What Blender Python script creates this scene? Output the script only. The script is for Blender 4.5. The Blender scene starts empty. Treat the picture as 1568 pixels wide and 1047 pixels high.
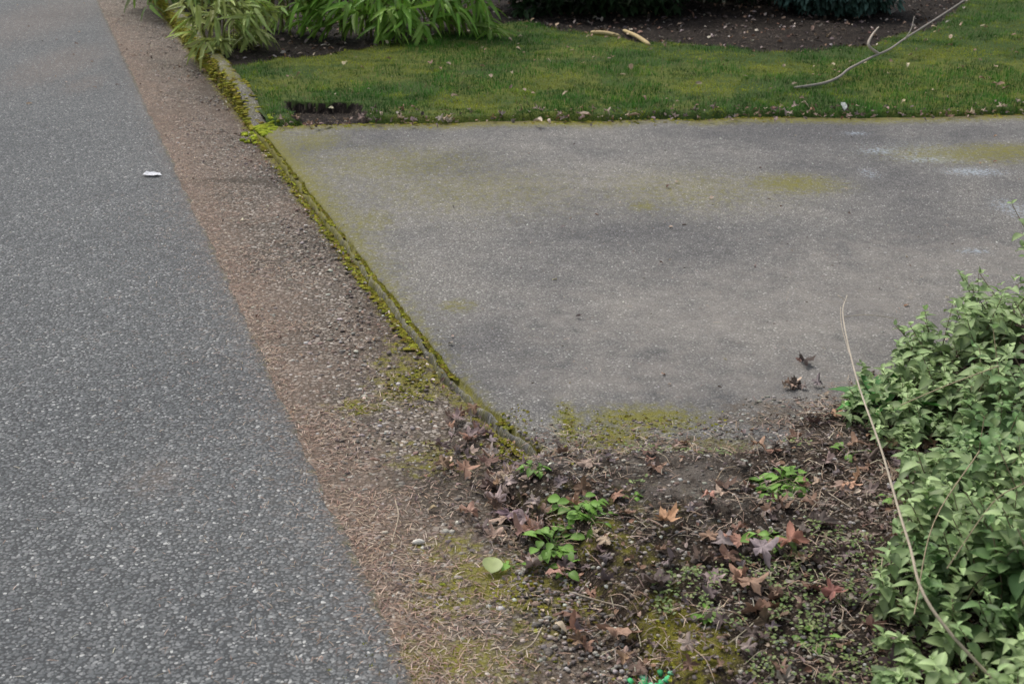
import bpy, math, numpy as np
from mathutils import Vector
rng = np.random.default_rng(11)
sc = bpy.context.scene
CAM_H = 1.6; FPX = 1900.0; PITCH = math.atan(803.5/FPX)
cp, sp = math.cos(PITCH), math.sin(PITCH)

def G(px, py, z=0.0):
    """photo measurement -> plan position in metres on the level z (site survey)"""
    u = -(py-523.5)/FPX; x = (px-784.0)/FPX
    t = (z-CAM_H)/(u*cp-sp)
    return np.array([x*t, t*(cp+u*sp), z])

# ---------------------------------------------------------------- noise
_T = np.random.default_rng(3).random((256, 256))
def vn(x, y):
    xi = np.floor(x).astype(int); yi = np.floor(y).astype(int)
    fx = x-xi; fy = y-yi; fx = fx*fx*(3-2*fx); fy = fy*fy*(3-2*fy)
    a = _T[xi % 256, yi % 256]; b = _T[(xi+1) % 256, yi % 256]
    c = _T[xi % 256, (yi+1) % 256]; d = _T[(xi+1) % 256, (yi+1) % 256]
    return (a*(1-fx)+b*fx)*(1-fy)+(c*(1-fx)+d*fx)*fy
def fbm(x, y, s=1.0, o=4, off=0.0):
    x = np.asarray(x, float)*s+37.3+off; y = np.asarray(y, float)*s+91.7+off*1.7
    r = 0; a = .5; t = 0
    for i in range(o):
        r = r+a*vn(x, y); t += a; x = x*2.03+11; y = y*2.03+5; a *= .5
    return r/t
def ss(a, b, x):
    t = np.clip((np.asarray(x, float)-a)/(b-a), 0, 1); return t*t*(3-2*t)

# ---------------------------------------------------------------- mesh helpers
def build(name, V, F, mat, col=None, M=None, smooth=False, parent=None):
    V = np.ascontiguousarray(V, dtype=np.float32); F = np.ascontiguousarray(F, dtype=np.int32)
    me = bpy.data.meshes.new(name)
    k = F.shape[1]
    me.vertices.add(len(V)); me.vertices.foreach_set('co', V.ravel())
    me.loops.add(F.size); me.loops.foreach_set('vertex_index', F.ravel())
    me.polygons.add(len(F)); me.polygons.foreach_set('loop_start', np.arange(0, F.size, k, dtype=np.int32))
    me.polygons.foreach_set('loop_total', np.full(len(F), k, dtype=np.int32))
    if smooth: me.polygons.foreach_set('use_smooth', np.ones(len(F), dtype=bool))
    for nm, A in (('Col', col), ('M', M)):
        if A is not None:
            A = np.asarray(A, dtype=np.float32)
            if A.shape[1] == 3: A = np.hstack([A, np.ones((len(A), 1), np.float32)])
            at = me.attributes.new(nm, 'FLOAT_COLOR', 'POINT'); at.data.foreach_set('color', np.ascontiguousarray(A).ravel())
    me.update(calc_edges=True); me.validate()
    me.materials.append(mat)
    ob = bpy.data.objects.new(name, me); sc.collection.objects.link(ob)
    if parent: ob.parent = parent
    return ob

class Acc:
    def __init__(s): s.V = []; s.F = []; s.C = []; s.n = 0
    def add(s, V, F, C):
        s.V.append(V); s.F.append(np.asarray(F)+s.n); s.C.append(C); s.n += len(V)
    def scatter(s, tpl, pos, R, scale, col, shade=None):
        tv, tf = tpl; n = len(pos)
        if n == 0: return
        scale = np.asarray(scale, float)
        if scale.ndim == 1: sv = tv[None]*scale[:, None, None]
        else: sv = tv[None]*scale[:, None, :]
        V = pos[:, None]+np.einsum('nij,nkj->nki', R, sv)
        F = tf[None]+(np.arange(n)*len(tv))[:, None, None]
        C = np.repeat(col[:, None], len(tv), 1)
        if shade is not None: C = C*shade[None, :, None]
        s.add(V.reshape(-1, 3), F.reshape(-1, 3), C.reshape(-1, 3))
    def out(s, name, mat, smooth=False, parent=None):
        return build(name, np.vstack(s.V), np.vstack(s.F), mat, col=np.clip(np.vstack(s.C), 0, 1), smooth=smooth, parent=parent)

def rot(yaw, pitch=0, roll=0):
    yaw = np.asarray(yaw, float); n = len(yaw); pitch = np.broadcast_to(pitch, n); roll = np.broadcast_to(roll, n)
    def z(): return np.zeros((n, 3, 3))
    A = z(); c, s_ = np.cos(yaw), np.sin(yaw); A[:, 0, 0] = c; A[:, 0, 1] = -s_; A[:, 1, 0] = s_; A[:, 1, 1] = c; A[:, 2, 2] = 1
    B = z(); c, s_ = np.cos(pitch), np.sin(pitch); B[:, 0, 0] = 1; B[:, 1, 1] = c; B[:, 1, 2] = -s_; B[:, 2, 1] = s_; B[:, 2, 2] = c
    C = z(); c, s_ = np.cos(roll), np.sin(roll); C[:, 1, 1] = 1; C[:, 0, 0] = c; C[:, 0, 2] = s_; C[:, 2, 0] = -s_; C[:, 2, 2] = c
    return A@B@C

def leaf_tpl(W=.5, n=6, fold=.12, droop=.3, pw=.8, peak=.4, wav=0.0, seed=0):
    r = np.random.default_rng(seed); V = []; F = []
    for i in range(n+1):
        t = i/n
        w = W*.5*(math.sin(math.pi*t**(math.log(.5)/math.log(peak)))**pw if 0 < t < 1 else 0.0)+.004
        zc = -droop*t*t
        a, b = r.normal(0, wav, 2)
        V += [(-w, t, zc+fold*w*2+a), (0, t, zc), (w, t, zc+fold*w*2+b)]
    for i in range(n):
        for j in (0, 1):
            a = i*3+j; F += [(a, a+1, a+4), (a, a+4, a+3)]
    return np.array(V), np.array(F)

def maple_tpl(seed, lobes=5, curl=.25):
    r = np.random.default_rng(seed); out = []
    N = 36
    for i in range(N):
        a = -math.pi/2+2*math.pi*i/N
        th = (i/N)*2*math.pi
        l = abs(math.cos(th*lobes/2+math.pi/2*(lobes+0)))
        rad = .42+.48*(l**1.8)+.09*math.sin(th*17)+r.normal(0, .04)
        rad *= .75+.35*math.sin(th/2)
        out.append((rad*math.cos(a), rad*math.sin(a)))
    o = np.array(out); V = [(0, 0, 0)]
    p1, p2 = r.uniform(0, 6.28, 2); cx, cy = r.uniform(-curl, curl*1.8, 2)
    for f in (.45, 1.0):
        for (x, y) in o*f:
            z = cx*x*x+cy*y*y+.14*f*math.sin(3*math.atan2(y, x)+p1)+.09*f*math.sin(7*math.atan2(y, x)+p2)
            V.append((x, y, z))
    V = np.array(V); V[:, 2] -= V[:, 2].min(); F = []
    for i in range(N):
        j = (i+1) % N; F.append((0, 1+i, 1+j)); F.append((1+i, 1+N+i, 1+N+j)); F.append((1+i, 1+N+j, 1+j))
    b = len(V); V = np.vstack([V, [(-.02, 0, .03), (.02, 0, .03), (.05, -.95, .0), (.09, -.95, .0)]]); F.append((b, b+1, b+3)); F.append((b, b+3, b+2))
    return V, np.array(F)

def blob_tpl(seed, rough=.18, sub=1):
    import bmesh
    bm = bmesh.new(); bmesh.ops.create_icosphere(bm, subdivisions=sub, radius=1.0)
    V = np.array([v.co[:] for v in bm.verts]); F = np.array([[v.index for v in f.verts] for f in bm.faces]); bm.free()
    V *= (1+np.random.default_rng(seed).normal(0, rough, len(V)))[:, None]
    return V, F

def tube(acc, P, rad, col, sides=6, col2=None):
    P = np.asarray(P, float); n = len(P); rad = np.broadcast_to(rad, n) if np.ndim(rad) else np.full(n, rad)
    T = np.gradient(P, axis=0); T /= np.linalg.norm(T, axis=1)[:, None]+1e-9
    ref = np.array([0.31, 0.2, .93]); A = np.cross(T, ref); A /= np.linalg.norm(A, axis=1)[:, None]+1e-9; B = np.cross(T, A)
    th = np.arange(sides)*2*math.pi/sides
    V = P[:, None]+rad[:, None, None]*(np.cos(th)[None, :, None]*A[:, None]+np.sin(th)[None, :, None]*B[:, None])
    F = []
    for i in range(n-1):
        for j in range(sides):
            k = (j+1) % sides; a = i*sides
            F += [(a+j, a+k, a+sides+k), (a+j, a+sides+k, a+sides+j)]
    m = (n-1)*sides
    for j in range(1, sides-1): F.append((m, m+j, m+j+1))
    c = np.repeat(np.array([col]), n*sides, 0) if col2 is None else np.repeat(np.linspace(0, 1, n)[:, None]*np.array(col2)+(1-np.linspace(0, 1, n)[:, None])*np.array(col), sides, 0)
    acc.add(V.reshape(-1, 3), np.array(F), c)

def bez(P, n=14):
    """smooth polyline (catmull-rom) through points"""
    P = np.asarray(P, float); Q = np.vstack([2*P[0]-P[1], P, 2*P[-1]-P[-2]]); o = []
    for i in range(1, len(Q)-2):
        for t in np.linspace(0, 1, n, endpoint=False):
            o.append(.5*((2*Q[i])+(-Q[i-1]+Q[i+1])*t+(2*Q[i-1]-5*Q[i]+4*Q[i+1]-Q[i+2])*t*t+(-Q[i-1]+3*Q[i]-3*Q[i+1]+Q[i+2])*t**3))
    o.append(P[-1]); return np.array(o)

# ---------------------------------------------------------------- node helpers
def node(nt, typ, ins=None, **pr):
    n = nt.nodes.new(typ)
    for k, v in pr.items(): setattr(n, k, v)
    for k, v in (ins or {}).items():
        if isinstance(v, bpy.types.NodeSocket): nt.links.new(v, n.inputs[k])
        else: n.inputs[k].default_value = v
    return n
def c4(c): return (c[0], c[1], c[2], 1) if not np.isscalar(c) else (c, c, c, 1)
def mixc(nt, f, a, b, mode='MIX'):
    a = a if isinstance(a, bpy.types.NodeSocket) else c4(a); b = b if isinstance(b, bpy.types.NodeSocket) else c4(b)
    return node(nt, 'ShaderNodeMix', {0: f, 6: a, 7: b}, data_type='RGBA', blend_type=mode).outputs[2]
def ma(nt, op, a, b=0.0, c=0.0, clamp=False):
    return node(nt, 'ShaderNodeMath', {0: a, 1: b, 2: c}, operation=op, use_clamp=clamp).outputs[0]
def ramp(nt, f, stops, interp='LINEAR'):
    n = node(nt, 'ShaderNodeValToRGB', {0: f}); cr = n.color_ramp; cr.interpolation = interp
    while len(cr.elements) < len(stops): cr.elements.new(1.0)
    for e, (p, c) in zip(cr.elements, stops): e.position = p; e.color = c4(c)
    return n.outputs[0]
def noise(nt, co, s, d=4, r=.6, dim='2D'):
    return node(nt, 'ShaderNodeTexNoise', {'Vector': co, 'Scale': s, 'Detail': d, 'Roughness': r}, noise_dimensions=dim).outputs[0]
def sep(nt, c): return node(nt, 'ShaderNodeSeparateColor', {0: c}).outputs
def newmat(name):
    m = bpy.data.materials.new(name); m.use_nodes = True; nt = m.node_tree; nt.nodes.clear()
    o = nt.nodes.new('ShaderNodeOutputMaterial'); return m, nt, o
def objco(nt): return node(nt, 'ShaderNodeTexCoord').outputs['Object']

def vmat(name, rough=.6, transl=0.0, nscale=60, namt=.35, spec=.3, bump=0.0):
    m, nt, o = newmat(name)
    a = node(nt, 'ShaderNodeAttribute', attribute_name='Col').outputs['Color']
    co = objco(nt); nz = noise(nt, co, nscale, 1, .6, '3D')
    v = ma(nt, 'MULTIPLY_ADD', nz, namt*2, 1-namt)
    col = mixc(nt, 1.0, a, node(nt, 'ShaderNodeCombineColor', {0: v, 1: v, 2: v}).outputs[0], 'MULTIPLY')
    p = node(nt, 'ShaderNodeBsdfPrincipled', {'Base Color': col, 'Roughness': rough, 'Specular IOR Level': spec})
    if bump:
        b = node(nt, 'ShaderNodeBump', {'Height': noise(nt, co, nscale*3, 1, .6, '3D'), 'Strength': bump, 'Distance': .004}); nt.links.new(b.outputs[0], p.inputs['Normal'])
    if transl:
        t = node(nt, 'ShaderNodeBsdfTranslucent', {'Color': col})
        mx = node(nt, 'ShaderNodeMixShader', {0: transl, 1: p.outputs[0], 2: t.outputs[0]}); nt.links.new(mx.outputs[0], o.inputs[0])
    else: nt.links.new(p.outputs[0], o.inputs[0])
    return m

def aggregate(nt, co, scale, stops, binder, tight=.14):
    w = node(nt, 'ShaderNodeTexNoise', {'Vector': co, 'Scale': scale*.6, 'Detail': 1.0}, noise_dimensions='2D').outputs['Color']
    wv = node(nt, 'ShaderNodeVectorMath', {0: w, 1: (.5, .5, .5)}, operation='SUBTRACT').outputs[0]
    wv = node(nt, 'ShaderNodeVectorMath', {0: wv, 'Scale': .9/scale}, operation='SCALE').outputs[0]
    c2 = node(nt, 'ShaderNodeVectorMath', {0: co, 1: wv}, operation='ADD').outputs[0]
    v = node(nt, 'ShaderNodeTexVoronoi', {'Vector': c2, 'Scale': scale}, feature='F1', voronoi_dimensions='2D')
    rr = sep(nt, v.outputs['Color'])
    stone = ramp(nt, rr[0], stops, 'CONSTANT')
    size = ma(nt, 'MULTIPLY_ADD', rr[1], .34, .56-tight-.14)
    m = node(nt, 'ShaderNodeMapRange', {0: ma(nt, 'SUBTRACT', size, v.outputs['Distance']), 1: -.05, 2: .07, 3: 0.0, 4: 1.0}).outputs[0]
    col = mixc(nt, m, binder, stone)
    return col, m, rr

def ground_mat(name, scale, stops, binder, big, masks, rough=.85, bumpd=.003, fine=.25, spec=.25, bigs=1.3):
    m, nt, o = newmat(name); co = objco(nt)
    col, h, rr = aggregate(nt, co, scale, stops, binder)
    nb = noise(nt, co, bigs, 5, .66); nf = noise(nt, co, scale*2.5, 2, .7)
    bc = ramp(nt, nb, big); col = mixc(nt, 1.0, col, bc, 'MULTIPLY')
    g = ma(nt, 'MULTIPLY_ADD', nf, fine*2, 1-fine)
    col = mixc(nt, 1.0, col, node(nt, 'ShaderNodeCombineColor', {0: g, 1: g, 2: g}).outputs[0], 'MULTIPLY')
    nm = ma(nt, 'MULTIPLY_ADD', noise(nt, co, 22, 3, .7), .7, .65)
    col = mixc(nt, 1.0, col, node(nt, 'ShaderNodeCombineColor', {0: nm, 1: nm, 2: nm}).outputs[0], 'MULTIPLY')
    at = node(nt, 'ShaderNodeAttribute', attribute_name='M'); ch = list(sep(nt, at.outputs['Color']))[:3]+[at.outputs['Alpha']]
    for (c, colr, ns, soft, mx) in masks:
        nz = noise(nt, co, ns, 5, .75)
        f = ma(nt, 'ADD', ch[c], ma(nt, 'MULTIPLY_ADD', nz, 2.2, -1.1))
        f = node(nt, 'ShaderNodeMapRange', {0: f, 1: .5-soft, 2: .5+soft, 3: 0.0, 4: mx}).outputs[0]
        f = ma(nt, 'MULTIPLY', f, node(nt, 'ShaderNodeMapRange', {0: ch[c], 1: 0.03, 2: .3, 3: 0.0, 4: 1.0}).outputs[0])
        cc = mixc(nt, nf, tuple(x*.45 for x in colr), tuple(min(1, x*1.55) for x in colr))
        col = mixc(nt, f, col, cc)
    b = node(nt, 'ShaderNodeBump', {'Height': ma(nt, 'ADD', h, ma(nt, 'MULTIPLY', nf, .6)), 'Strength': .7, 'Distance': bumpd})
    p = node(nt, 'ShaderNodeBsdfPrincipled', {'Base Color': col, 'Roughness': rough, 'Specular IOR Level': spec, 'Normal': b.outputs[0]})
    nt.links.new(p.outputs[0], o.inputs[0]); return m

MOSS = (.22, .205, .028)
asphalt = ground_mat('asphalt', 115, [(0, (.15, .158, .16)), (.35, (.20, .207, .208)), (.62, (.25, .256, .254)), (.8, (.165, .17, .17)), (.9, (.34, .345, .338)), (.97, (.52, .52, .50))],
    (.088, .092, .093), [(.3, (.88, .89, .90)), (.7, (1.1, 1.1, 1.09))],
    [(0, (.27, .20, .155), 35, .45, .5), (1, (.2, .18, .06), 25, .25, .5)], bumpd=.0025)
gutter = ground_mat('exposed_aggregate_concrete', 82, [(0, (.23, .20, .17)), (.3, (.31, .275, .24)), (.55, (.16, .14, .125)), (.72, (.40, .365, .325)), (.88, (.27, .20, .16)), (.95, (.62, .59, .54))],
    (.105, .088, .07), [(.3, (.72, .70, .67)), (.7, (1.12, 1.08, 1.04))],
    [(2, (.065, .052, .038), 12, .35, .75), (0, (.285, .205, .155), 55, .5, .6), (1, MOSS, 22, .25, .88)], bumpd=.006)
slabm = ground_mat('driveway_concrete', 140, [(0, (.24, .232, .217)), (.4, (.295, .285, .266)), (.7, (.18, .175, .166)), (.87, (.36, .35, .33)), (.967, (.56, .545, .51))],
    (.165, .16, .152), [(.32, (.64, .65, .68)), (.5, (.92, .92, .92)), (.68, (1.16, 1.14, 1.1))],
    [(3, (.40, .365, .32), 9, .6, .5), (2, (.50, .58, .70), 55, .18, .6), (1, MOSS, 34, .4, .85), (0, (.12, .09, .06), 18, .35, .8)], bumpd=.003, fine=.38, bigs=1.0)
soilm = ground_mat('soil', 160, [(0, (.055, .04, .029)), (.5, (.10, .075, .056)), (.8, (.17, .135, .105)), (.95, (.34, .30, .25))],
    (.033, .024, .017), [(.3, (.6, .6, .6)), (.7, (1.2, 1.15, 1.1))],
    [(0, (.20, .175, .15), 14, .35, .75), (1, MOSS, 18, .25, .8)], rough=.95, bumpd=.008)
lawnm = ground_mat('lawn_soil', 70, [(0, (.028, .02, .015)), (.5, (.055, .042, .032)), (.88, (.12, .095, .07))],
    (.018, .013, .01), [(.3, (.6, .6, .6)), (.7, (1.1, 1.1, 1.1))],
    [(0, (.06, .11, .02), 16, .3, .9), (1, (.19, .21, .035), 9, .4, .7)], rough=.95, bumpd=.01)
curbm = ground_mat('curb_concrete', 110, [(0, (.20, .19, .165)), (.4, (.28, .265, .24)), (.8, (.42, .40, .37))],
    (.14, .13, .115), [(.3, (.7, .68, .62)), (.7, (1.1, 1.1, 1.05))],
    [(1, (.19, .185, .03), 14, .3, .9)], bumpd=.006)
farm = ground_mat('ground_grass', 60, [(0, (.03, .05, .015)), (.5, (.05, .08, .02)), (.8, (.08, .10, .03))],
    (.03, .04, .015), [(.3, (.7, .7, .7)), (.7, (1.1, 1.1, 1.1))], [], rough=.95)

# ---------------------------------------------------------------- plan geometry
XS = -.371
def xe(Y): return .565+XS*np.asarray(Y, float)
def xl(Y):
    Y = np.asarray(Y, float); return 1.085+XS*Y+.065*np.clip((3.6-Y)/.6, 0, 1.2)**2
def ylawn(X): return 6.80+.055*(np.asarray(X, float)+1.43)+.06*(fbm(X, np.asarray(X)*0, 3.4, 5)-.5)*2
def grid(us, vs, fn):
    U, W = np.meshgrid(us, vs); X, Y, Z = fn(U.ravel(), W.ravel())
    n, k = len(us), len(vs); I = np.arange(n*k).reshape(k, n)
    F = np.stack([I[:-1, :-1], I[:-1, 1:], I[1:, 1:], I[1:, :-1]], -1).reshape(-1, 4)
    return np.stack([X, Y, Z], 1), F
def spots(V, L):
    r = np.zeros(len(V))
    for (px, py, sx, sy, a) in L:
        c = G(px, py); r = np.maximum(r, a*np.exp(-.5*(((V[:, 0]-c[0])/sx)**2+((V[:, 1]-c[1])/sy)**2)))
    return r

build('ground', np.array([(-250, -250, -.06), (250, -250, -.06), (250, 250, -.06), (-250, 250, -.06)]), np.array([(0, 1, 2, 3)]), farm, M=np.zeros((4, 4)))

# road
us = np.concatenate([np.arange(0, .5, .02), np.arange(.5, 2, .06), np.arange(2, 6.6, .3)]); vs = np.concatenate([np.arange(-3, 9, .03), np.arange(9, 16, .08), np.arange(16, 120, 2)])
def f(u, v):
    e = (fbm(v, v*0, 9, 4)-.5)*.05
    X = xe(v)-u+e*np.exp(-u/.1); Z = .007+.004*(fbm(X, v, 1.5)-.5)-.012*np.exp(-u/.006)
    return X, v, Z
V, F = grid(us, vs, f); d = xe(V[:, 1])-V[:, 0]
M = np.zeros((len(V), 4)); M[:, 0] = np.clip(.42*np.exp(-d/.02)+.30*np.exp(-d/.22), 0, 1)
M[:, 0] = np.maximum(M[:, 0], spots(V, [(90, 100, .22, .7, .50), (60, 30, .4, 1.4, .45), (240, 735, .07, .09, .38), (130, 130, .12, .3, .38)]))
M[:, 1] = .5*np.exp(-((d-.0)/.03)**2)
build('road', V, F[:, ::-1], asphalt, M=M, smooth=True)

# gutter strip
us = np.linspace(-.03, .75, 40); vs = np.concatenate([np.arange(-3, 13, .025), np.arange(13, 120, 2)])
def f(u, v):
    X = xe(v)+u; Z = .0+.012*(fbm(X, v, 5)-.5)*ss(0, .1, u)-.008*ss(.2, .5, u); return X, v, Z
V, F = grid(us, vs, f); d = V[:, 0]-xe(V[:, 1]); dl = xl(V[:, 1])-V[:, 0]
M = np.zeros((len(V), 4)); nn = fbm(V[:, 0], V[:, 1], 2.5)
M[:, 0] = np.clip(.60*np.exp(-(d/.15)**2)+.16+(nn-.5)*1.0, 0, .68)
M[:, 0] *= ss(12.5, 8, V[:, 1])*.6+.4
M[:, 1] = np.maximum(.70*np.exp(-(dl/.05)**2), spots(V, [(630, 580, .09, .14, .74), (545, 620, .06, .05, .62), (760, 890, .12, .09, .76), (700, 910, .09, .08, .66), (700, 1010, .15, .07, .64), (860, 930, .12, .1, .55), (660, 700, .1, .1, .5), (600, 545, .05, .2, .5), (690, 840, .1, .06, .54)]))
M[:, 2] = np.clip(.5*np.exp(-(dl/.13)**2)+spots(V, [(620, 500, .09, .5, .35), (345, 277, .3, .04, .95), (300, 150, .2, .8, .5), (700, 740, .2, .14, .75), (850, 960, .14, .3, .7)])+(nn-.5)*.6, 0, 1)
build('gutter', V, F, gutter, M=M, smooth=True)

# driveway slab
zprof_x = [-.008, -.003, .000, .003, .007, .011, .014, .018, .022, .026, .031, .045]; zprof = [-.05, 0.0, .014, .021, .025, .024, .019, .006, .008, .020, .027, .031]
ds = np.array(zprof_x+[.065]); ds = np.concatenate([ds, np.arange(.09, 5, .03), np.arange(5.1, 10, .4)])
vs = np.arange(0, 1.0001, .004)
def slab_z(X, Y): return .031+.008*(fbm(X, Y, 1.2)-.5)
def f(u, v):
    Y0 = 2.93+v*3.92; Xa = xl(Y0)+u; Y = 2.93+v*(ylawn(Xa)+.03-2.93)
    wob = (fbm(Y, Y*0, 7, 4)-.5)*.03+(fbm(Y, Y*0+9, 30, 2)-.5)*.014
    X = xl(Y)+u+wob*np.exp(-np.abs(u)/.15); zz = np.interp(u, zprof_x+[.065], zprof+[.031])
    Z = zz+.008*(fbm(X, Y, 1.2)-.5)*ss(0, .1, u)-np.where(u < .016, (fbm(X, Y, 14, 3)-.42).clip(0)*.05, 0)-.05*ss(2.95, 2.93, Y)-.05*ss(.99, 1, v)
    return X, Y, Z
V, F = grid(ds, vs, f); d = np.tile(ds, len(vs)); nn = fbm(V[:, 0], V[:, 1], 2, 4, 5)
M = np.zeros((len(V), 4)); fl = ylawn(V[:, 0])-V[:, 1]
M[:, 1] = np.maximum.reduce([.98*np.exp(-((d-.021)/.010)**2), .56*np.exp(-(d/.22)**2)*ss(3.0, 6.0, V[:, 1])+.34*np.exp(-(d/.07)**2), .92*np.exp(-(fl/.14)**2)*(.35+1.2*nn),
    spots(V, [(1215, 292, .17, .13, .74), (1500, 245, .35, .14, .66), (985, 655, .12, .06, .9), (935, 685, .08, .05, .9), (870, 665, .03, .10, .8), (1540, 240, .2, .12, .75), (985, 325, .05, .06, .62), (700, 480, .05, .05, .55), (480, 225, .12, .2, .58), (720, 300, .5, .35, .36), (1050, 300, .4, .3, .36), (600, 260, .4, .3, .42), (1090, 700, .1, .05, .6), (560, 350, .1, .15, .5)])])
M[:, 2] = spots(V, [(1310, 213, .07, .04, .5), (1345, 240, .09, .06, .56), (1420, 253, .13, .06, .54), (1490, 272, .13, .07, .56), (1550, 330, .08, .16, .42), (1490, 396, .06, .03, .5), (1330, 275, .04, .1, .42), (1400, 240, .35, .2, .32)])
M[:, 0] = np.clip(spots(V, [(1190, 650, .14, .07, .7), (1080, 700, .3, .05, .6), (900, 715, .2, .05, .7), (1000, 720, .3, .04, .8)])+.6*np.exp(-(fl/.06)**2), 0, 1)
M[:, 3] = np.clip(spots(V, [(1120, 500, .5, .25, .75), (1300, 480, .6, .3, .7), (980, 590, .3, .15, .6), (1200, 590, .25, .2, .65), (1450, 420, .5, .3, .5), (880, 300, .8, .35, .3)]), 0, 1)
build('driveway', V, F, slabm, M=M, smooth=True)

# kerb (sweeps down to the driveway)
vs = np.concatenate([np.arange(6.72, 12.5, .03), np.arange(12.5, 120, 1.5)])
prof = [(-.01, -.06), (-.004, 0), (.0, .45), (.005, .78), (.014, .94), (.03, 1.0), (.055, 1.02), (.08, 1.0), (.10, .95), (.108, .3), (.11, -.4)]
P = np.array(prof)
def kh(Y): return .02+.105*ss(6.78, 7.5, Y)
def f(u, v):
    i = u.astype(int); a = P[i, 0]; b = P[i, 1]; h = kh(v)
    w = (fbm(v, v*0, 4, 4)-.5)*.035
    X = xl(v)+a*1.0+w; Z = np.where(b > 0, b*h, b*.5)+(fbm(X*6, v*6, 3, 3)-.5)*.015*(b > 0)
    return X, v, Z
V, F = grid(np.arange(len(P)).astype(float), vs, f); a = np.tile(P[:, 0], len(vs))
M = np.zeros((len(V), 4)); nn = fbm(V[:, 0], V[:, 1], 2.2, 4, 3)
M[:, 1] = np.clip(np.where(a < .012, .85, .45)+(nn-.5)*.9-.25*ss(8.2, 7.2, V[:, 1])*(a > .012), 0, 1)
build('curb', V, F, curbm, M=M, smooth=True)

# lawn + planting bed terrain
bk = np.array([G(*p, .08)[:2] for p in [(330, 110), (400, 97), (480, 88), (560, 72), (700, 50), (800, 36), (870, 50), (1000, 68), (1200, 82), (1340, 74), (1430, 40), (1480, 10)]])
def yback(X):
    X = np.asarray(X, float); return np.where(X > bk[-1, 0], bk[-1, 1]+(X-bk[-1, 0])*3, np.interp(X, bk[:, 0], bk[:, 1]))+(fbm(X, X*0, 4, 3)-.5)*.4
HC = G(500, 181, .02)[:2]
def hole(X, Y):
    cx, cy = HC; return ss(.22, .165, np.abs(X-cx+.3*(Y-cy))+.12*(fbm(X, Y, 11)-.5))*ss(.22, .19, np.abs(Y-cy+.16*(X-cx))+.12*(fbm(X, Y, 9, off=4)-.5))
def lawn_z(X, Y):
    f_ = Y-ylawn(X); z = -.04+.10*ss(-.06, .05, f_)+.035*ss(0, 1.5, f_)+.03*(fbm(X, Y, 2)-.5)+.012*(fbm(X, Y, 20, 3)-.5)
    bed = ss(-.05, .1, Y-yback(X)); z = z+bed*(.05*(fbm(X, Y, 3, 4, 9)-.5)-.015)
    return z-.06*hole(X, Y)*ss(-.03, .05, f_)
us = np.concatenate([np.arange(.08, 1.2, .015), np.arange(1.2, 7.5, .03), np.arange(7.5, 16, .4)]); vs = np.concatenate([np.arange(6.7, 7.6, .012), np.arange(7.6, 12.5, .03), np.arange(12.5, 25, .4)])
def f(u, v):
    X = xl(v)+u; return X, v, lawn_z(X, v)
V, F = grid(us, vs, f); hl = hole(V[:, 0], V[:, 1])
g = ss(.12, -.05, V[:, 1]-yback(V[:, 0])); M = np.zeros((len(V), 4)); nn = fbm(V[:, 0], V[:, 1], 1.6, 4, 2)
M[:, 0] = g*.9*(hl < .1); M[:, 1] = g*np.clip((nn-.45)*3, 0, .6)*(hl < .1)
build('lawn_ground', V, F, lawnm, M=M, smooth=True)

# near planting bed
poly = np.array([(.75, .2), G(1000, 1047)[:2], G(940, 960)[:2], G(880, 885)[:2], G(780, 810)[:2], G(755, 745)[:2], G(800, 712)[:2], G(870, 702)[:2], G(1000, 694)[:2], G(1110, 702)[:2], G(1165, 680)[:2], G(1280, 614)[:2], G(1568, 480)[:2], (3.6, 5.0), (6.5, 5.4), (6.5, .2)])
def inside(X, Y):
    r = np.zeros(len(X), bool); n = len(poly)
    for i in range(n):
        a, b = poly[i], poly[(i+1) % n]
        c = ((a[1] > Y) != (b[1] > Y)) & (X < (b[0]-a[0])*(Y-a[1])/(b[1]-a[1]+1e-12)+a[0]); r ^= c
    return r
def sdist(X, Y):
    X = np.asarray(X, float); Y = np.asarray(Y, float); D = np.full(len(X), 1e9); n = len(poly)
    for i in range(n):
        a, b = poly[i], poly[(i+1) % n]; ab = b-a
        t = np.clip(((X-a[0])*ab[0]+(Y-a[1])*ab[1])/(ab@ab), 0, 1)
        D = np.minimum(D, np.hypot(X-a[0]-t*ab[0], Y-a[1]-t*ab[1]))
    return np.where(inside(X, Y), D, -D)
def soil_z(X, Y):
    d = sdist(X, Y)+.10*(fbm(X, Y, 7, 5, 6)-.5)
    return -.035+.10*ss(-.07, .12, d)+.05*ss(.2, .8, d)+.030*(fbm(X, Y, 9, 4)-.5)+.014*(fbm(X, Y, 50, 3)-.5)
us = np.concatenate([np.arange(-.25, 2.2, .011), np.arange(2.2, 6.5, .1)]); vs = np.concatenate([np.arange(.2, 1.6, .04), np.arange(1.6, 4.2, .011), np.arange(4.2, 5.6, .05)])
V, F = grid(us, vs, lambda u, v: (u, v, soil_z(u, v)))
M = np.zeros((len(V), 4))
def bare(V_): return spots(V_, [(1060, 770, .11, .14, .97), (1120, 735, .11, .07, .9), (950, 850, .05, .05, .7), (1190, 700, .09, .05, .85), (1010, 870, .05, .06, .7), (930, 930, .05, .05, .6)])
M[:, 0] = np.clip(spots(V, [(1050, 770, .12, .15, .72), (1150, 700, .2, .06, .62), (900, 740, .2, .06, .62)]), 0, 1)
M[:, 1] = spots(V, [(1020, 1000, .05, .1, .85), (1060, 1030, .08, .08, .8), (850, 900, .1, .06, .6), (900, 860, .2, .2, .35), (800, 720, .05, .05, .6)])
build('soil_bed', V, F, soilm, M=M, smooth=True)

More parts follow.
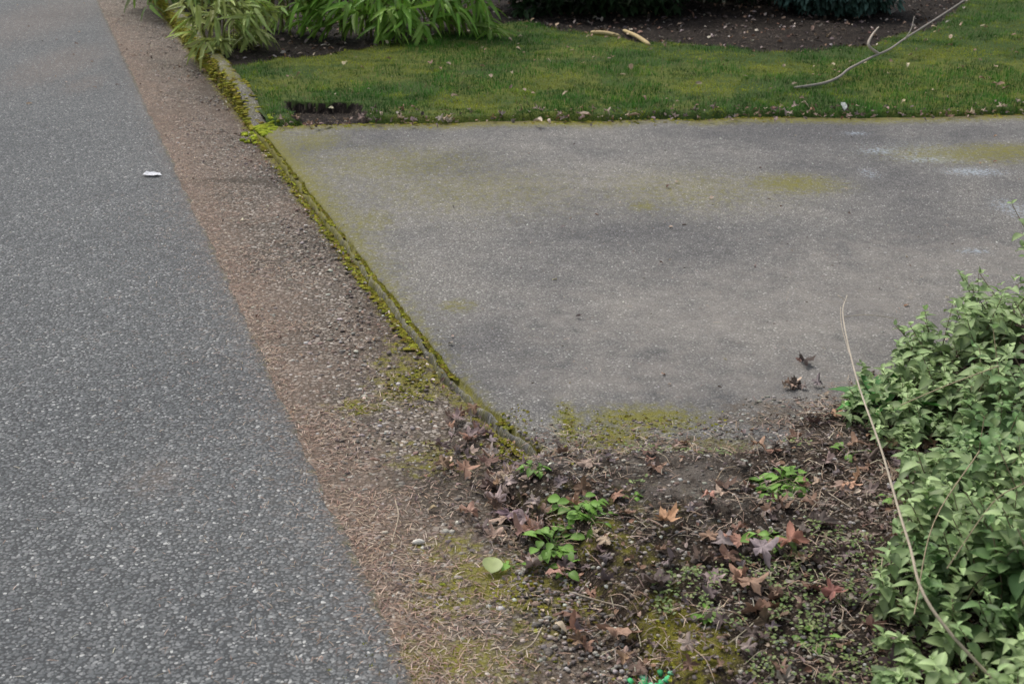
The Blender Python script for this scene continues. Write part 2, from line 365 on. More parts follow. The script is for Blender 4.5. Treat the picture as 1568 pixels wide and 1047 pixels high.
def surf(X, Y):
    X = np.asarray(X, float); Y = np.asarray(Y, float)
    z = np.where(X < xe(Y), .007, 0.0)
    ins = (X > xl(Y)+.01) & (Y > 2.95) & (Y < ylawn(X)+.02); z = np.where(ins, slab_z(X, Y), z)
    z = np.where((Y < 5.6) & (X > -.25), np.maximum(z, soil_z(X, Y)), z)
    return np.where((Y > 6.72) & (X > xl(Y)+.1), np.maximum(z, lawn_z(X, Y)), z)
def keepbare(X, Y): return rng.random(len(X)) > bare(np.stack([X, Y], 1))

# ---------------------------------------------------------------- materials for small things
leafm = vmat('foliage', .5, .25, 40, .25, .35)
deadm = vmat('dead_leaf', .65, .1, 90, .5, .35)
grassm = vmat('grass_blade', .6, .3, 8, .25, .2)
mossm = vmat('moss', .95, 0, 160, .5, .05, .8)
stonem = vmat('stone', .85, 0, 150, .3, .3, .4)
woodm = vmat('dry_stem', .75, 0, 60, .3, .2, .3)
def pal(P, n, j=.2):
    P = np.array(P); c = P[rng.integers(0, len(P), n)]; return c*rng.uniform(1-j, 1+j, (n, 1))*rng.uniform(.93, 1.07, (n, 3))

# pebbles
ac = Acc(); n = 7500
Y = 1.6+11*rng.random(n)**2.0; X = xe(Y)+.03+rng.random(n)*.46
keep = ~((fbm(X, Y, 3, 3, 8) > .57)); X, Y = X[keep], Y[keep]; n = len(X)
pos = np.stack([X, Y, surf(X, Y)-.001], 1); sz = (rng.uniform(.0025, .0055, (n, 1))+.004*(rng.random((n, 1)) < .10))*np.array([1, 1.25, .5])*rng.uniform(.8, 1.2, (n, 3))
gp = [(.32, .285, .245), (.25, .22, .19), (.18, .155, .135), (.43, .39, .34), (.26, .19, .15), (.60, .57, .51), (.22, .19, .165)]
ac.scatter(blob_tpl(1), pos, rot(rng.uniform(0, 6.28, n)), sz, pal(gp, n))
n = 6500; X = rng.uniform(.0, 1.3, n); Y = rng.uniform(1.7, 3.3, n); k = sdist(X, Y) > -.15; X, Y = X[k], Y[k]; n = len(X)
ac.scatter(blob_tpl(2), np.stack([X, Y, surf(X, Y)], 1), rot(rng.uniform(0, 6.28, n)), rng.uniform(.0015, .0065, (n, 1))*np.array([1, 1.25, .7]), pal(gp, n)*.8)
n = 700; X = rng.uniform(-.8, 3.2, n); Y = rng.uniform(3.1, 6.7, n); k = X > xl(Y)+.05; X, Y = X[k], Y[k]; n = len(X)
ac.scatter(blob_tpl(3), np.stack([X, Y, surf(X, Y)], 1), rot(rng.uniform(0, 6.28, n)), rng.uniform(.0015, .005, (n, 1))*np.array([1, 1.25, .6]), pal([(.62, .6, .56), (.42, .4, .36), (.14, .12, .1)], n))
ac.out('gravel', stonem)

# needles
ndl = (np.array([(-.5, 0, 0), (.5, 0, 0), (.5, .5, .06), (-.5, .5, .06), (.3, 1, 0), (-.3, 1, 0)]), np.array([(0, 1, 2), (0, 2, 3), (3, 2, 4), (3, 4, 5)]))
ac = Acc()
def needles(X, Y, L0, L1, W, palette, zj=.004):
    n = len(X); L = rng.uniform(L0, L1, n)
    sc_ = np.stack([np.full(n, W)*rng.uniform(.7, 1.3, n), L, L], 1)
    ac.scatter(ndl, np.stack([X, Y, surf(X, Y)+.001+rng.random(n)*zj], 1), rot(rng.uniform(0, 6.28, n), rng.uniform(-.04, .12, n)), sc_, pal(palette, n, .3))
np_ = [(.38, .245, .175), (.29, .19, .14), (.48, .36, .26), (.21, .145, .11), (.58, .46, .36)]
n = 19000; Y = 1.5+9.5*rng.random(n)**1.7; dd = np.abs(rng.normal(0, .19, n)); X = xe(Y)-.01+dd; k = (dd < .5) & (fbm(X, Y, 4, 3, 4)+.3*np.exp(-dd/.07) > .46); needles(X[k], Y[k], .008, .032, .0017, np_)
n = 2600; Y = 1.5+4*rng.random(n)**1.3; X = xe(Y)-rng.exponential(.2, n); needles(X, Y, .008, .024, .0012, np_)
n = 1300; Y = 1.6+8*rng.random(n); X = xe(Y)-rng.uniform(0, 3, n); needles(X, Y, .008, .025, .0014, np_+[(.6, .55, .45)])
n = 11000; X = rng.uniform(-.2, 1.6, n); Y = rng.uniform(1.5, 3.4, n); k = (sdist(X, Y) > -.13+.1*rng.random(n)) & keepbare(X, Y) & (fbm(X, Y, 6, 3, 9) > .43); needles(X[k], Y[k], .012, .045, .0016, [(.42, .29, .21), (.26, .18, .13), (.58, .47, .35), (.16, .115, .09), (.38, .33, .26)], .018)
n = 500; X = rng.uniform(-.5, 2.6, n); Y = rng.uniform(3.1, 5.2, n); k = X > xl(Y); needles(X[k], Y[k], .008, .022, .0012, np_)
ac.out('pine_needle_litter', deadm)

# leaf litter
MT = [maple_tpl(s, 5, .6) for s in range(9)]
FT = [leaf_tpl(.55, 5, .35, d_, .7, .45, .05, s) for s, d_ in enumerate((-.3, .3, .6, -.1, .1))]
brown = [(.27, .16, .11), (.19, .125, .09), (.36, .215, .14), (.15, .11, .095), (.22, .17, .165), (.46, .34, .26), (.34, .265, .24), (.11, .08, .065)]
ac = Acc()
def dead(X, Y, s0, s1, tp=None, palette=brown, lift=.35, zoff=.002):
    n = len(X)
    if n == 0: return
    T = tp or MT; which = rng.integers(0, len(T), n); s = rng.uniform(s0, s1, n); c = pal(palette, n, .3); z = surf(X, Y)+zoff
    for i, t in enumerate(T):
        k = which == i
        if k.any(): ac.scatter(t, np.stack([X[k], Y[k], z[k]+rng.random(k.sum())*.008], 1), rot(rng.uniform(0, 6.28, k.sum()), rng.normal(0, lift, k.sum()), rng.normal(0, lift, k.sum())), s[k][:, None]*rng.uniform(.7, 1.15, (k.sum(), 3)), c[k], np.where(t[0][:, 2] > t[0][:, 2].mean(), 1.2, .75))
def clus(px, py, sx, sy, n):
    c = G(px, py, .02); return c[0]+rng.normal(0, sx, n), c[1]+rng.normal(0, sy, n)
for (px, py, sx, sy, n) in [(690, 640, .025, .06, 8), (720, 675, .045, .06, 13), (700, 710, .05, .04, 6), (760, 735, .05, .05, 16), (770, 775, .06, .05, 11), (810, 800, .09, .07, 9), (730, 640, .02, .05, 5), (850, 870, .08, .05, 7), (1190, 880, .11, .10, 22), (1180, 790, .12, .08, 10), (1300, 760, .12, .12, 16), (1230, 960, .15, .1, 18), (1210, 598, .04, .018, 7), (1225, 560, .03, .012, 2), (950, 740, .12, .04, 4), (930, 960, .1, .1, 7), (1000, 900, .25, .2, 12), (1350, 700, .08, .12, 10), (1290, 690, .08, .06, 6), (900, 1010, .12, .08, 7), (1130, 1000, .15, .1, 9)]:
    X, Y = clus(px, py, sx, sy, n); dead(X, Y, .017, .038)
for (px, py, s, i, c) in [(1025, 835, .040, 2, (.55, .31, .19)), (945, 975, .046, 4, (.40, .24, .17)), (1165, 885, .05, 1, (.27, .22, .22)), (1210, 885, .045, 5, (.28, .13, .09)), (800, 820, .040, 3, (.38, .23, .18)), (1130, 870, .035, 6, (.40, .24, .17)), (850, 875, .03, 7, (.41, .25, .19)), (1270, 960, .04, 8, (.36, .18, .13)), (755, 765, .035, 0, (.34, .27, .26)), (715, 665, .03, 2, (.38, .29, .27)), (1080, 810, .03, 1, (.42, .25, .17)), (1300, 780, .035, 4, (.45, .3, .2))]:
    X, Y = clus(px, py, .004, .004, 1); dead(X, Y, s, s*1.02, [MT[i]], [c], .2, .014)
n = 6500; X = rng.uniform(-.2, 1.9, n); Y = rng.uniform(1.4, 4.0, n); k = (sdist(X, Y)+.14*(fbm(X, Y, 5)-.5) > -.02) & keepbare(X, Y); dead(X[k], Y[k], .006, .022, FT, brown+[(.54, .43, .33), (.36, .31, .26), (.12, .085, .065)], .5)
n = 260; X = rng.uniform(.0, 1.3, n); Y = rng.uniform(1.6, 3.0, n); k = (sdist(X, Y) > -.02) & keepbare(X, Y); dead(X[k], Y[k], .014, .030, MT, brown, .45)
n = 1300; X = rng.uniform(-.25, .6, n); Y = rng.uniform(1.6, 3.2, n); k = (sdist(X, Y) > -.3) & (X > xe(Y)+.05) & (X < xl(Y)+.1); dead(X[k], Y[k], .005, .016, FT, brown+[(.52, .42, .31)], .4)
n = 480; Y = 2.6+6*rng.random(n); X = xl(Y)-np.abs(rng.normal(0, .05, n)); dead(X, Y, .006, .020, FT, brown+[(.54, .46, .36), (.7, .64, .54)], .4)
n = 420; Y = 1.8+8*rng.random(n); X = xe(Y)+rng.random(n)*.5; dead(X, Y, .006, .020, FT, brown+[(.54, .46, .36)], .3)
n = 420; X = rng.uniform(-1.3, 4, n); Y = ylawn(X)+rng.normal(0, .055, n); dead(X, Y, .010, .034, FT+MT[:2], brown+[(.5, .4, .32), (.42, .3, .25)], .35, .014)
n = 110; X = rng.uniform(-1, 3.3, n); Y = rng.uniform(3.2, 6.7, n); k = X > xl(Y)+.05; dead(X[k], Y[k], .006, .024, FT, brown+[(.6, .52, .4)], .3)
n = 260; X = rng.uniform(-1.4, 4.5, n); Y = rng.uniform(6.9, 10, n); k = Y < yback(X); dead(X[k], Y[k], .018, .05, FT, [(.42, .32, .22), (.34, .22, .15), (.55, .45, .3)], .3, .030)
n = 45; Y = 7+6*rng.random(n); X = xe(Y)-rng.uniform(-.4, 1.8, n); dead(X, Y, .01, .035, FT, brown, .3)
for (px, py, s, c) in [(1020, 292, .03, (.2, .11, .08)), (1038, 283, .03, (.5, .43, .33)), (1092, 308, .03, (.55, .47, .35)), (820, 258, .02, (.5, .47, .4)), (905, 190, .07, (.5, .34, .29)), (830, 200, .07, (.55, .42, .36)), (980, 190, .07, (.24, .17, .13)), (465, 318, .035, (.7, .55, .48)), (583, 700, .035, (.45, .29, .23)), (690, 703, .05, (.56, .42, .34)), (690, 648, .03, (.65, .54, .48)), (560, 606, .03, (.58, .48, .36)), (670, 772, .025, (.65, .48, .27)), (850, 947, .03, (.65, .6, .4)), (66, 70, .03, (.06, .05, .05)), (530, 120, .06, (.65, .5, .3)), (660, 122, .06, (.2, .12, .08)), (1098, 602, .02, (.1, .07, .05)), (610, 510, .025, (.45, .32, .25)), (632, 512, .018, (.75, .68, .58)), (660, 575, .018, (.75, .69, .6)), (597, 498, .02, (.2, .13, .1))]:
    g0 = G(px, py, .02); dead(np.array([g0[0]]), np.array([g0[1]]), s, s*1.01, FT, [c], .15, .006 if py > 205 else .034)
n = 5200; X = rng.uniform(-2.2, 5.5, n); Y = rng.uniform(8.3, 13, n); k = (Y > yback(X)-.08); dead(X[k], Y[k], .015, .055, FT, brown[:5]+[(.06, .045, .035)]*7+[(.5, .42, .38), (.6, .52, .45), (.4, .29, .21)], .4, .005)
ac.out('leaf_litter', deadm)

# twigs and dead grass strands
ac = Acc(); n = 620
X = rng.uniform(.0, 1.7, n); Y = rng.uniform(1.5, 3.2, n); k = (sdist(X, Y) > -.05) & keepbare(X, Y); X, Y = X[k], Y[k]
for x, y in zip(X, Y):
    L = rng.uniform(.03, .12); a = rng.uniform(0, 6.28); b = a+rng.normal(0, .35); z0 = soil_z(np.array([x]), np.array([y]))[0]
    p = [(x, y, z0+.004), (x+L*.5*math.cos(a), y+L*.5*math.sin(a), z0+rng.uniform(.006, .02)), (x+L*.5*(math.cos(a)+math.cos(b)), y+L*.5*(math.sin(a)+math.sin(b)), z0+.006)]
    c = pal([(.46, .36, .26), (.24, .17, .12), (.54, .46, .35), (.15, .12, .1)], 1)[0]; tube(ac, bez(p, 3), rng.uniform(.0005, .0012), c, 4)
for (a, b, c_) in [((600, 830), (610, 790), (605, 765)), ((830, 960), (815, 985), (790, 1000)), ((960, 905), (1000, 930), (1040, 945)), ((870, 905), (940, 925), (1000, 935))]:
    P3 = [G(*q, .03) for q in (a, b, c_)]; tube(ac, bez(P3, 5), .0016, (.48, .40, .30), 5)
ac.out('dead_grass_strands', woodm)

# moss cushions + fuzz
ac = Acc(); bt = [blob_tpl(s, .12, 2) for s in (5, 6, 7)]
mp = [(.26, .25, .04), (.19, .19, .035), (.32, .30, .05), (.21, .165, .045), (.34, .35, .05)]
fz = (np.array([(-.12, 0, 0), (.12, 0, 0), (0, .35, 1.0)]), np.array([(0, 1, 2)]))
def moss(X, Y, s0, s1, fuzz=14, zz=None, palette=mp, fl=.3):
    n = len(X); z = surf(X, Y) if zz is None else zz; s = rng.uniform(s0, s1, n); c = pal(palette, n, .25); w = rng.integers(0, 3, n)
    for i, t in enumerate(bt):
        k = w == i; m = k.sum()
        if m: ac.scatter(t, np.stack([X[k], Y[k], z[k]-s[k]*.12], 1), rot(rng.uniform(0, 6.28, m)), s[k][:, None]*np.array([1, 1.3, fl])*rng.uniform(.7, 1.3, (m, 3)), c[k])
    I = np.repeat(np.arange(n), fuzz); r = np.sqrt(rng.random(len(I)))*1.15; th = rng.uniform(0, 6.28, len(I)); q = np.stack([X[I]+s[I]*r*np.cos(th), Y[I]+s[I]*r*np.sin(th), z[I]+s[I]*(fl*np.sqrt(np.clip(1-r*r*.95, 0, 1))-.14)], 1)
    ac.scatter(fz, q, rot(rng.uniform(0, 6.28, len(I)), rng.uniform(-.6, .6, len(I))), rng.uniform(.003, .007, len(I)), np.clip(c[I]*rng.uniform(.8, 1.7, (len(I), 1)), 0, 1))
def wobf(Y): return (fbm(Y, Y*0, 7, 4)-.5)*.026
n = 1700; Y = rng.uniform(2.98, 6.8, n); k = fbm(Y, Y*0, 6, 3, 2) > .34; Y = Y[k]; moss(xl(Y)+wobf(Y)+.024+rng.normal(0, .006, len(Y)), Y, .003, .010, 12, np.full(len(Y), .021))
n = 1000; Y = rng.uniform(2.9, 6.8, n); k = fbm(Y, Y*0, 3, 3, 7) > .46; Y = Y[k]; moss(xl(Y)+wobf(Y)-.006-np.abs(rng.normal(0, .014, len(Y))), Y, .003, .012, 12)
n = 1800; Y = 6.75+5.5*rng.random(n); u = rng.random(n); moss(xl(Y)+np.where(u < .75, -.004, rng.uniform(0, .10, n)), Y, .008, .018, 10, np.where(u < .75, kh(Y)*rng.random(n), kh(Y)), mp+[(.27, .27, .03), (.26, .24, .03)])
n = 110; X, Y = clus(402, 200, .04, .09, n); moss(X, Y, .006, .020, 14, None, [(.34, .40, .04), (.28, .34, .04)], .6)
for (px, py, sx, sy, n) in [(985, 655, .10, .045, 160), (935, 685, .06, .04, 90), (870, 665, .012, .08, 80), (800, 640, .02, .06, 30), (760, 890, .09, .07, 130), (700, 1010, .12, .05, 90), (630, 580, .05, .09, 110), (545, 620, .04, .02, 25), (1020, 990, .025, .06, 80), (1060, 1030, .06, .05, 70), (780, 690, .05, .04, 50), (765, 660, .02, .05, 40)]:
    X, Y = clus(px, py, sx, sy, n); moss(X, Y, .002, .006, 10, None, mp, .2)
n = 800; X = rng.uniform(-1.3, 4, n); Y = ylawn(X)-np.abs(rng.normal(0, .05, n)); k = fbm(X, Y, 2, 3, 3) > .40; moss(X[k], Y[k], .004, .012, 12, None, mp, .25)
ac.out('moss', mossm, True)

# lawn grass
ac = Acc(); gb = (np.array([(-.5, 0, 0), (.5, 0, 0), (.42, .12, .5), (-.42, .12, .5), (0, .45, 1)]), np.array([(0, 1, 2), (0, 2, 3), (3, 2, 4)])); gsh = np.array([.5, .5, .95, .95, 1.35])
n = 300000; Y = 6.78+(rng.random(n)**1.35)*6.0; X = rng.uniform(-3.2, 6.0, n)
k = (Y > ylawn(X)-.005+.05*(fbm(X, Y, 15)-.5)) & (Y < yback(X)+.03) & (X > xl(Y)+.10) & (hole(X, Y) < .04)
sparse = fbm(X, Y, 5, 4, 12); k &= ~((sparse > .56) & (rng.random(n) < .6)); X, Y, sparse = X[k], Y[k], sparse[k]; n = len(X)
f1 = fbm(X, Y, 2.2, 4, 2); f2 = fbm(X, Y, 8, 4, 6); t = np.clip((f1-.50)*7+(f2-.5)*3, 0, 1)[:, None]
c = (1-t)*np.array([.065, .205, .026])+t*np.array([.33, .36, .035]); dk = np.clip(.42+(f2-.3)*2.2, .40, 1.3)[:, None]; c = c*dk*rng.uniform(.6, 1.35, (n, 1)); dr = rng.random(n) < .05+.12*(sparse > .56); c[dr] = [.36, .29, .15]
h = rng.uniform(.014, .038, n)*(.5+1.0*f2)*(1-.5*t[:, 0])
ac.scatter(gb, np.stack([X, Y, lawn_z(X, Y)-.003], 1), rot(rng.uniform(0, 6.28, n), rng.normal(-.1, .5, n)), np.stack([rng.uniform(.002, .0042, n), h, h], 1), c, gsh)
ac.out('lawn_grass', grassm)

# ---------------------------------------------------------------- small weeds
WL = [leaf_tpl(.72, 6, .18, d_, .75, .5, .012, s) for s, d_ in enumerate((.15, .35, .55))]
lsh = np.tile([1.0, 1.35, 1.0], 7)*.9
def rosette(name, px, py, nl, size, pet, colr, W=WL, lay=(.1, .9), sh=lsh):
    a = Acc(); c = G(px, py, .05); z0 = surf(np.array([c[0]]), np.array([c[1]]))[0]; c = np.array([c[0], c[1], z0])
    for i in range(nl):
        yw = rng.uniform(0, 6.28); el = rng.uniform(*lay); L = pet*rng.uniform(.5, 1.2)
        dr = np.array([-math.sin(yw)*math.cos(el), math.cos(yw)*math.cos(el), math.sin(el)]); st = c+rng.normal(0, pet*.15, 3)*[1, 1, 0]
        tip = st+dr*L; tube(a, bez([st, st+dr*L*.5+[0, 0, L*.12], tip], 3), .0011, np.array(colr)*.8, 4)
        s = size*rng.uniform(.6, 1.15); cc = np.array([colr])*rng.uniform(.75, 1.3)
        k = rng.integers(0, len(W))
        a.scatter(W[k], tip[None], rot(np.array([yw+rng.normal(0, .3)]), el*.5-rng.uniform(0, .4), rng.normal(0, .25)), np.array([s]), cc, sh)
    return a.out(name, leafm, True)
BG = (.20, .37, .07)
for i, (px, py, nl, s, p_) in enumerate([(845, 818, 28, .038, .05), (885, 785, 26, .034, .045), (905, 805, 14, .030, .04), (1200, 745, 28, .044, .045), (1185, 762, 12, .038, .03), (820, 728, 18, .026, .025), (1170, 850, 10, .038, .035), (1190, 855, 6, .035, .03), (965, 770, 8, .02, .015), (1080, 950, 10, .022, .015), (1248, 990, 7, .045, .03), (1360, 790, 8, .03, .03), (1300, 705, 8, .025, .03), (945, 1035, 7, .02, .015), (870, 850, 6, .03, .03), (785, 840, 3, .026, .02)]):
    rosette('weed', px, py, nl, s, p_, np.array(BG)*rng.uniform(.85, 1.15))
SL = [leaf_tpl(.24, 6, .25, d_, .7, .45, 0, 3) for d_ in (.1, .35)]
rosette('green_shoot_plant', 1352, 640, 16, .16, .03, (.08, .25, .05), SL, (.35, 1.3), lsh)
ac = Acc(); n = 1800; X = rng.uniform(.3, 1.5, n); Y = rng.uniform(1.7, 3.3, n); k = (sdist(X, Y) > .02) & (fbm(X, Y, 5, 3, 3) > .54) & keepbare(X, Y)
X, Y = X[k], Y[k]; I = np.repeat(np.arange(len(X)), 7); n = len(I); px_ = X[I]+rng.normal(0, .010, n); py_ = Y[I]+rng.normal(0, .010, n)
ac.scatter(WL[0], np.stack([px_, py_, surf(px_, py_)+rng.uniform(.004, .022, n)], 1), rot(rng.uniform(0, 6.28, n), rng.uniform(-.1, .7, n)), rng.uniform(.005, .012, n), pal([(.21, .29, .10), (.26, .31, .12), (.16, .23, .07)], n), lsh)
ac.out('seedlings', leafm, True)

# ---------------------------------------------------------------- oregano-like shrub (right)
edge = np.array([(1.2, .52), (1.7, .66), (2.27, .80), (2.55, .93), (2.8, 1.00), (3.05, .92), (3.25, .98), (3.5, 1.22), (3.8, 1.55), (4.1, 1.95), (4.5, 3.2)])
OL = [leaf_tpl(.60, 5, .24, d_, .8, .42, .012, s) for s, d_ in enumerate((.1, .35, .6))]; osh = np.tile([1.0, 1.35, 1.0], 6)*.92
ac = Acc(); st = Acc(); n = 3900; Y = rng.uniform(1.25, 4.45, n); X0 = np.interp(Y, edge[:, 0], edge[:, 1]); X = X0+(rng.random(n)**.9)*1.7
k = X < 3.2; X, Y, X0 = X[k], Y[k], X0[k]; d = X-X0+.16*(fbm(X, Y, 4)-.5)
gap = fbm(X, Y, 6, 3, 15); k = ~(((gap > .57) & (d < .5) & (rng.random(len(X)) < .8)) | (gap > .66)); X, Y, d, X0 = X[k], Y[k], d[k], X0[k]
Hh = (.08+.27*ss(-.02, .5, d))*(.25+1.5*fbm(X, Y, 6, 3, 1))*rng.uniform(.55, 1.3, len(X))
back = ss(4.4, 3.9, Y); Hh *= .4+.6*back
n = len(X); base = np.stack([X, Y, surf(X, Y)-.01], 1)
ly = rng.uniform(0, 6.28, n); ln = rng.uniform(0, .55, n)*Hh
lx = ln*np.cos(ly)-.25*Hh*np.exp(-np.clip(d, 0, 9)/.15); lyv = ln*np.sin(ly)
tip = base+np.stack([lx, lyv, Hh], 1)
tone = fbm(X, Y, 4, 3, 21)+rng.normal(0, .06, n)
cb = (1-ss(.35, .65, tone))[:, None]*np.array([.135, .24, .085])+ss(.35, .65, tone)[:, None]*np.array([.30, .40, .18])
for i in range(n):
    b = base[i]; t_ = tip[i]; m = (b+t_)/2+[(-lx[i])*.15, -lyv[i]*.15, .01]
    if i % 2 == 0: tube(st, [b, m, t_], [.0022, .0016, .001], (.2, .16, .1), 4)
NN = 8; yaw0 = rng.uniform(0, 6.28, n)
for q in range(NN):
    fr = 1-q*.115; P0 = base+(tip-base)*fr; P0[:, 2] += .01*math.sin(fr*3.1)
    k = (Hh*fr > .02); size = (.019+.022*min(1, q/3.))*rng.uniform(.65, 1.35, n)*(.8+.35*ss(.05, .25, Hh))
    for sgn in (0, 1):
        kk = k & (rng.random(n) < .88); w = rng.integers(0, 3, n)
        for j in range(3):
            k3 = kk & (w == j); m = k3.sum()
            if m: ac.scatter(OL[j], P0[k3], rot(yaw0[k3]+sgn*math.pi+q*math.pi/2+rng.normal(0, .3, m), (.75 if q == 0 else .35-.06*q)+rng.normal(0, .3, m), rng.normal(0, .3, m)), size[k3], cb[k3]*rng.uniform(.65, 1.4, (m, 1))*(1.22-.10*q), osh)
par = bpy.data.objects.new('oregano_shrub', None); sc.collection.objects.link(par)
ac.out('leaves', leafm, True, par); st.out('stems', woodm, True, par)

# dry stalk leaning out of the shrub
ac = Acc(); P3 = bez([np.array([1.02, 1.72, .04]), G(1440, 950, .25), G(1390, 825, .32), G(1350, 690, .38), G(1312, 580, .43), G(1291, 485, .48), G(1297, 452, .50)], 8)
tube(ac, P3, np.linspace(.0036, .0012, len(P3)), (.50, .42, .30), 6, (.58, .51, .42))
for (a, b, c_) in [((1291, 485, .48), (1330, 482, .47), (1375, 488, .45)), ((1297, 462, .49), (1288, 455, .5), (1283, 452, .5)), ((1300, 540, .45), (1289, 500, .47), (1287, 470, .49))]:
    tube(ac, bez([G(*a), G(*b), G(*c_)], 4), .0009, (.5, .43, .34), 4)
for (a, b, c_) in [((1450, 870, .25), (1520, 770, .36), (1568, 740, .42)), ((1400, 940, .2), (1430, 800, .3), (1500, 690, .38)), ((1380, 620, .25), (1450, 590, .33), (1530, 560, .4))]:
    tube(ac, bez([G(*a), G(*b), G(*c_)], 6), .0013, (.45, .36, .24), 4)
ac.out('dry_stalk', woodm, True)

# ---------------------------------------------------------------- bamboo
BL = [leaf_tpl(.15, 7, .3, d_, .55, .35, .0, s) for s, d_ in enumerate((.15, .4, .7))]; bsh = np.tile([1.0, 1.15, 1.0], 8)
def bamboo(name, cx, cy, rx, ry, nf, colr, zr, hz, culms, L=(.12, .23)):
    par = bpy.data.objects.new(name, None); sc.collection.objects.link(par); a = Acc(); s = Acc()
    for i in range(culms):
        x = cx+rng.normal(0, rx*.45); y = cy+abs(rng.normal(0, ry*.5)); z = .08; lean = rng.normal(0, .12, 2)
        pts = [(x, y, z-.05), (x+lean[0]*.5, y+lean[1]*.5, hz*.5), (x+lean[0]*1.8, y+lean[1]*1.8, hz)]
        tube(s, bez(pts, 8), np.linspace(.011, .004, 17), (.17, .17, .06), 8)
        for zz in np.arange(.1, hz*.9, .17):
            tt = (zz/hz); px_ = x+lean[0]*tt; s.scatter(blob_tpl(1, .02), np.array([[px_, y+lean[1]*tt, zz]]), rot(np.array([0.])), np.array([[.013, .013, .004]]), np.array([[.25, .22, .12]]))
    for i in range(nf):
        th = rng.uniform(0, 6.28); rr = math.sqrt(rng.random()); p = np.array([cx+rx*rr*math.cos(th), cy+ry*rr*math.sin(th), rng.uniform(*zr) if rng.random() < .7 else rng.uniform(zr[1], hz)])
        yb = math.atan2(-(p[0]-cx), p[1]-cy)+rng.normal(0, .7)
        q = p+np.array([math.sin(yb)*.18, -math.cos(yb)*.18, rng.uniform(-.04, .06)]); tube(s, [q, (p+q)/2+[0, 0, .015], p], .0017, (.16, .15, .05), 4)
        m = rng.integers(5, 9); w = rng.integers(0, 3)
        a.scatter(BL[w], np.repeat(p[None], m, 0)+rng.normal(0, .012, (m, 3)), rot(yb+rng.normal(0, .65, m), rng.uniform(-.85, .35, m), rng.normal(0, .5, m)), rng.uniform(L[0], L[1], m), np.array([colr])*rng.uniform(.5, 1.45, (m, 1))*rng.uniform(.92, 1.08, (m, 3)), bsh)
    a.out('leaves', leafm, True, par); s.out('culms', woodm, True, par)
bamboo('bamboo', -.85, 9.45, .75, .38, 180, (.27, .46, .08), (.15, .5), .9, 20)
bamboo('bamboo', -2.0, 8.85, .27, .30, 85, (.46, .54, .18), (.12, .42), .8, 7, (.10, .20))
bamboo('bamboo', -1.75, 9.6, .25, .3, 26, (.28, .42, .09), (.2, .5), 1.1, 4)
bamboo('bamboo', -2.9, 11.6, .5, .9, 150, (.2, .32, .07), (.1, .6), 1.3, 10)

SLf = [leaf_tpl(.34, 5, .2, d_, .75, .5, .01, s) for s, d_ in enumerate((.1, .4))]; ssh = np.ones(18)
def shrub(name, cx, cy, rx, ry, h, n, colr, L, droop=0.0, z0=.05):
    par = bpy.data.objects.new(name, None); sc.collection.objects.link(par); a = Acc(); s = Acc()
    for i in range(12):
        th = rng.uniform(0, 6.28); r_ = rng.uniform(.3, .8); tube(s, bez([(cx+rng.normal(0, .06), cy+rng.normal(0, .06), .0), (cx+rx*r_*.4*math.cos(th), cy+ry*r_*.4*math.sin(th), h*.4), (cx+rx*r_*math.cos(th), cy+ry*r_*math.sin(th), h*rng.uniform(.6, .9))], 5), np.linspace(.02, .004, 11), (.07, .05, .035), 6)
    D = rng.normal(0, 1, (n, 3)); D /= np.linalg.norm(D, axis=1)[:, None]; r_ = .55+.45*rng.random(n)**.4; r_ *= .8+.4*vn(D[:, 0]*3+50+cx, D[:, 1]*3+D[:, 2]*4+50)
    p = np.stack([cx+rx*D[:, 0]*r_, cy+ry*D[:, 1]*r_, z0+h*.5+h*.5*D[:, 2]*r_], 1)
    for q in range(4):
        k = rng.integers(0, 2); yaw = np.arctan2(-D[:, 0], D[:, 1])+rng.normal(0, .9, n)
        a.scatter(SLf[k], p, rot(yaw, rng.uniform(-.7, .7, n)-droop, rng.normal(0, .3, n)), rng.uniform(L*.7, L*1.2, n), np.array([colr])*rng.uniform(.5, 1.4, (n, 1)), ssh)
    a.out('foliage', leafm, True, par); s.out('branches', woodm, True, par)
shrub('rhododendron_shrub', .75, 10.9, .95, .75, 1.0, 2000, (.04, .08, .03), .11, 0, .0)
shrub('rhododendron_shrub', 1.9, 11.5, .9, .9, 1.3, 1500, (.035, .065, .03), .11, 0, .0)
shrub('juniper_shrub', 2.7, 10.75, .55, .5, .8, 2200, (.10, .19, .15), .08, .3, .02)
shrub('rhododendron_shrub', 4.9, 13.0, .9, .8, 1.6, 1300, (.045, .08, .03), .10)

ac = Acc()
for (a, b) in [((905, 50), (950, 56)), ((955, 47), (995, 69))]:
    A_, B_ = G(*a, .11), G(*b, .10); tube(ac, bez([A_, (A_+B_)/2+[0, 0, .01], B_], 5), [.010]+[.016]*9+[.008], (.6, .47, .25), 6)
ac.out('cut_stick', woodm)
ac = Acc()
P3 = bez([G(1215, 135, .08), G(1260, 128, .10), G(1285, 118, .12), G(1300, 106, .14), G(1335, 88, .18), G(1362, 76, .20), G(1385, 60, .22), G(1440, 25, .28), G(1490, -8, .33)], 5); tube(ac, P3, np.linspace(.009, .006, len(P3)), (.36, .32, .28), 6)
P3 = bez([G(1345, 83, .19), G(1330, 70, .25), G(1335, 55, .30), G(1345, 42, .33)], 5); tube(ac, P3, np.linspace(.011, .005, len(P3)), (.55, .47, .39), 6)
P3 = bez([G(1385, 62, .22), G(1395, 45, .28), G(1400, 25, .32)], 5); tube(ac, P3, np.linspace(.005, .002, len(P3)), (.3, .27, .23), 5)
ac.out('fallen_branch', woodm, True)
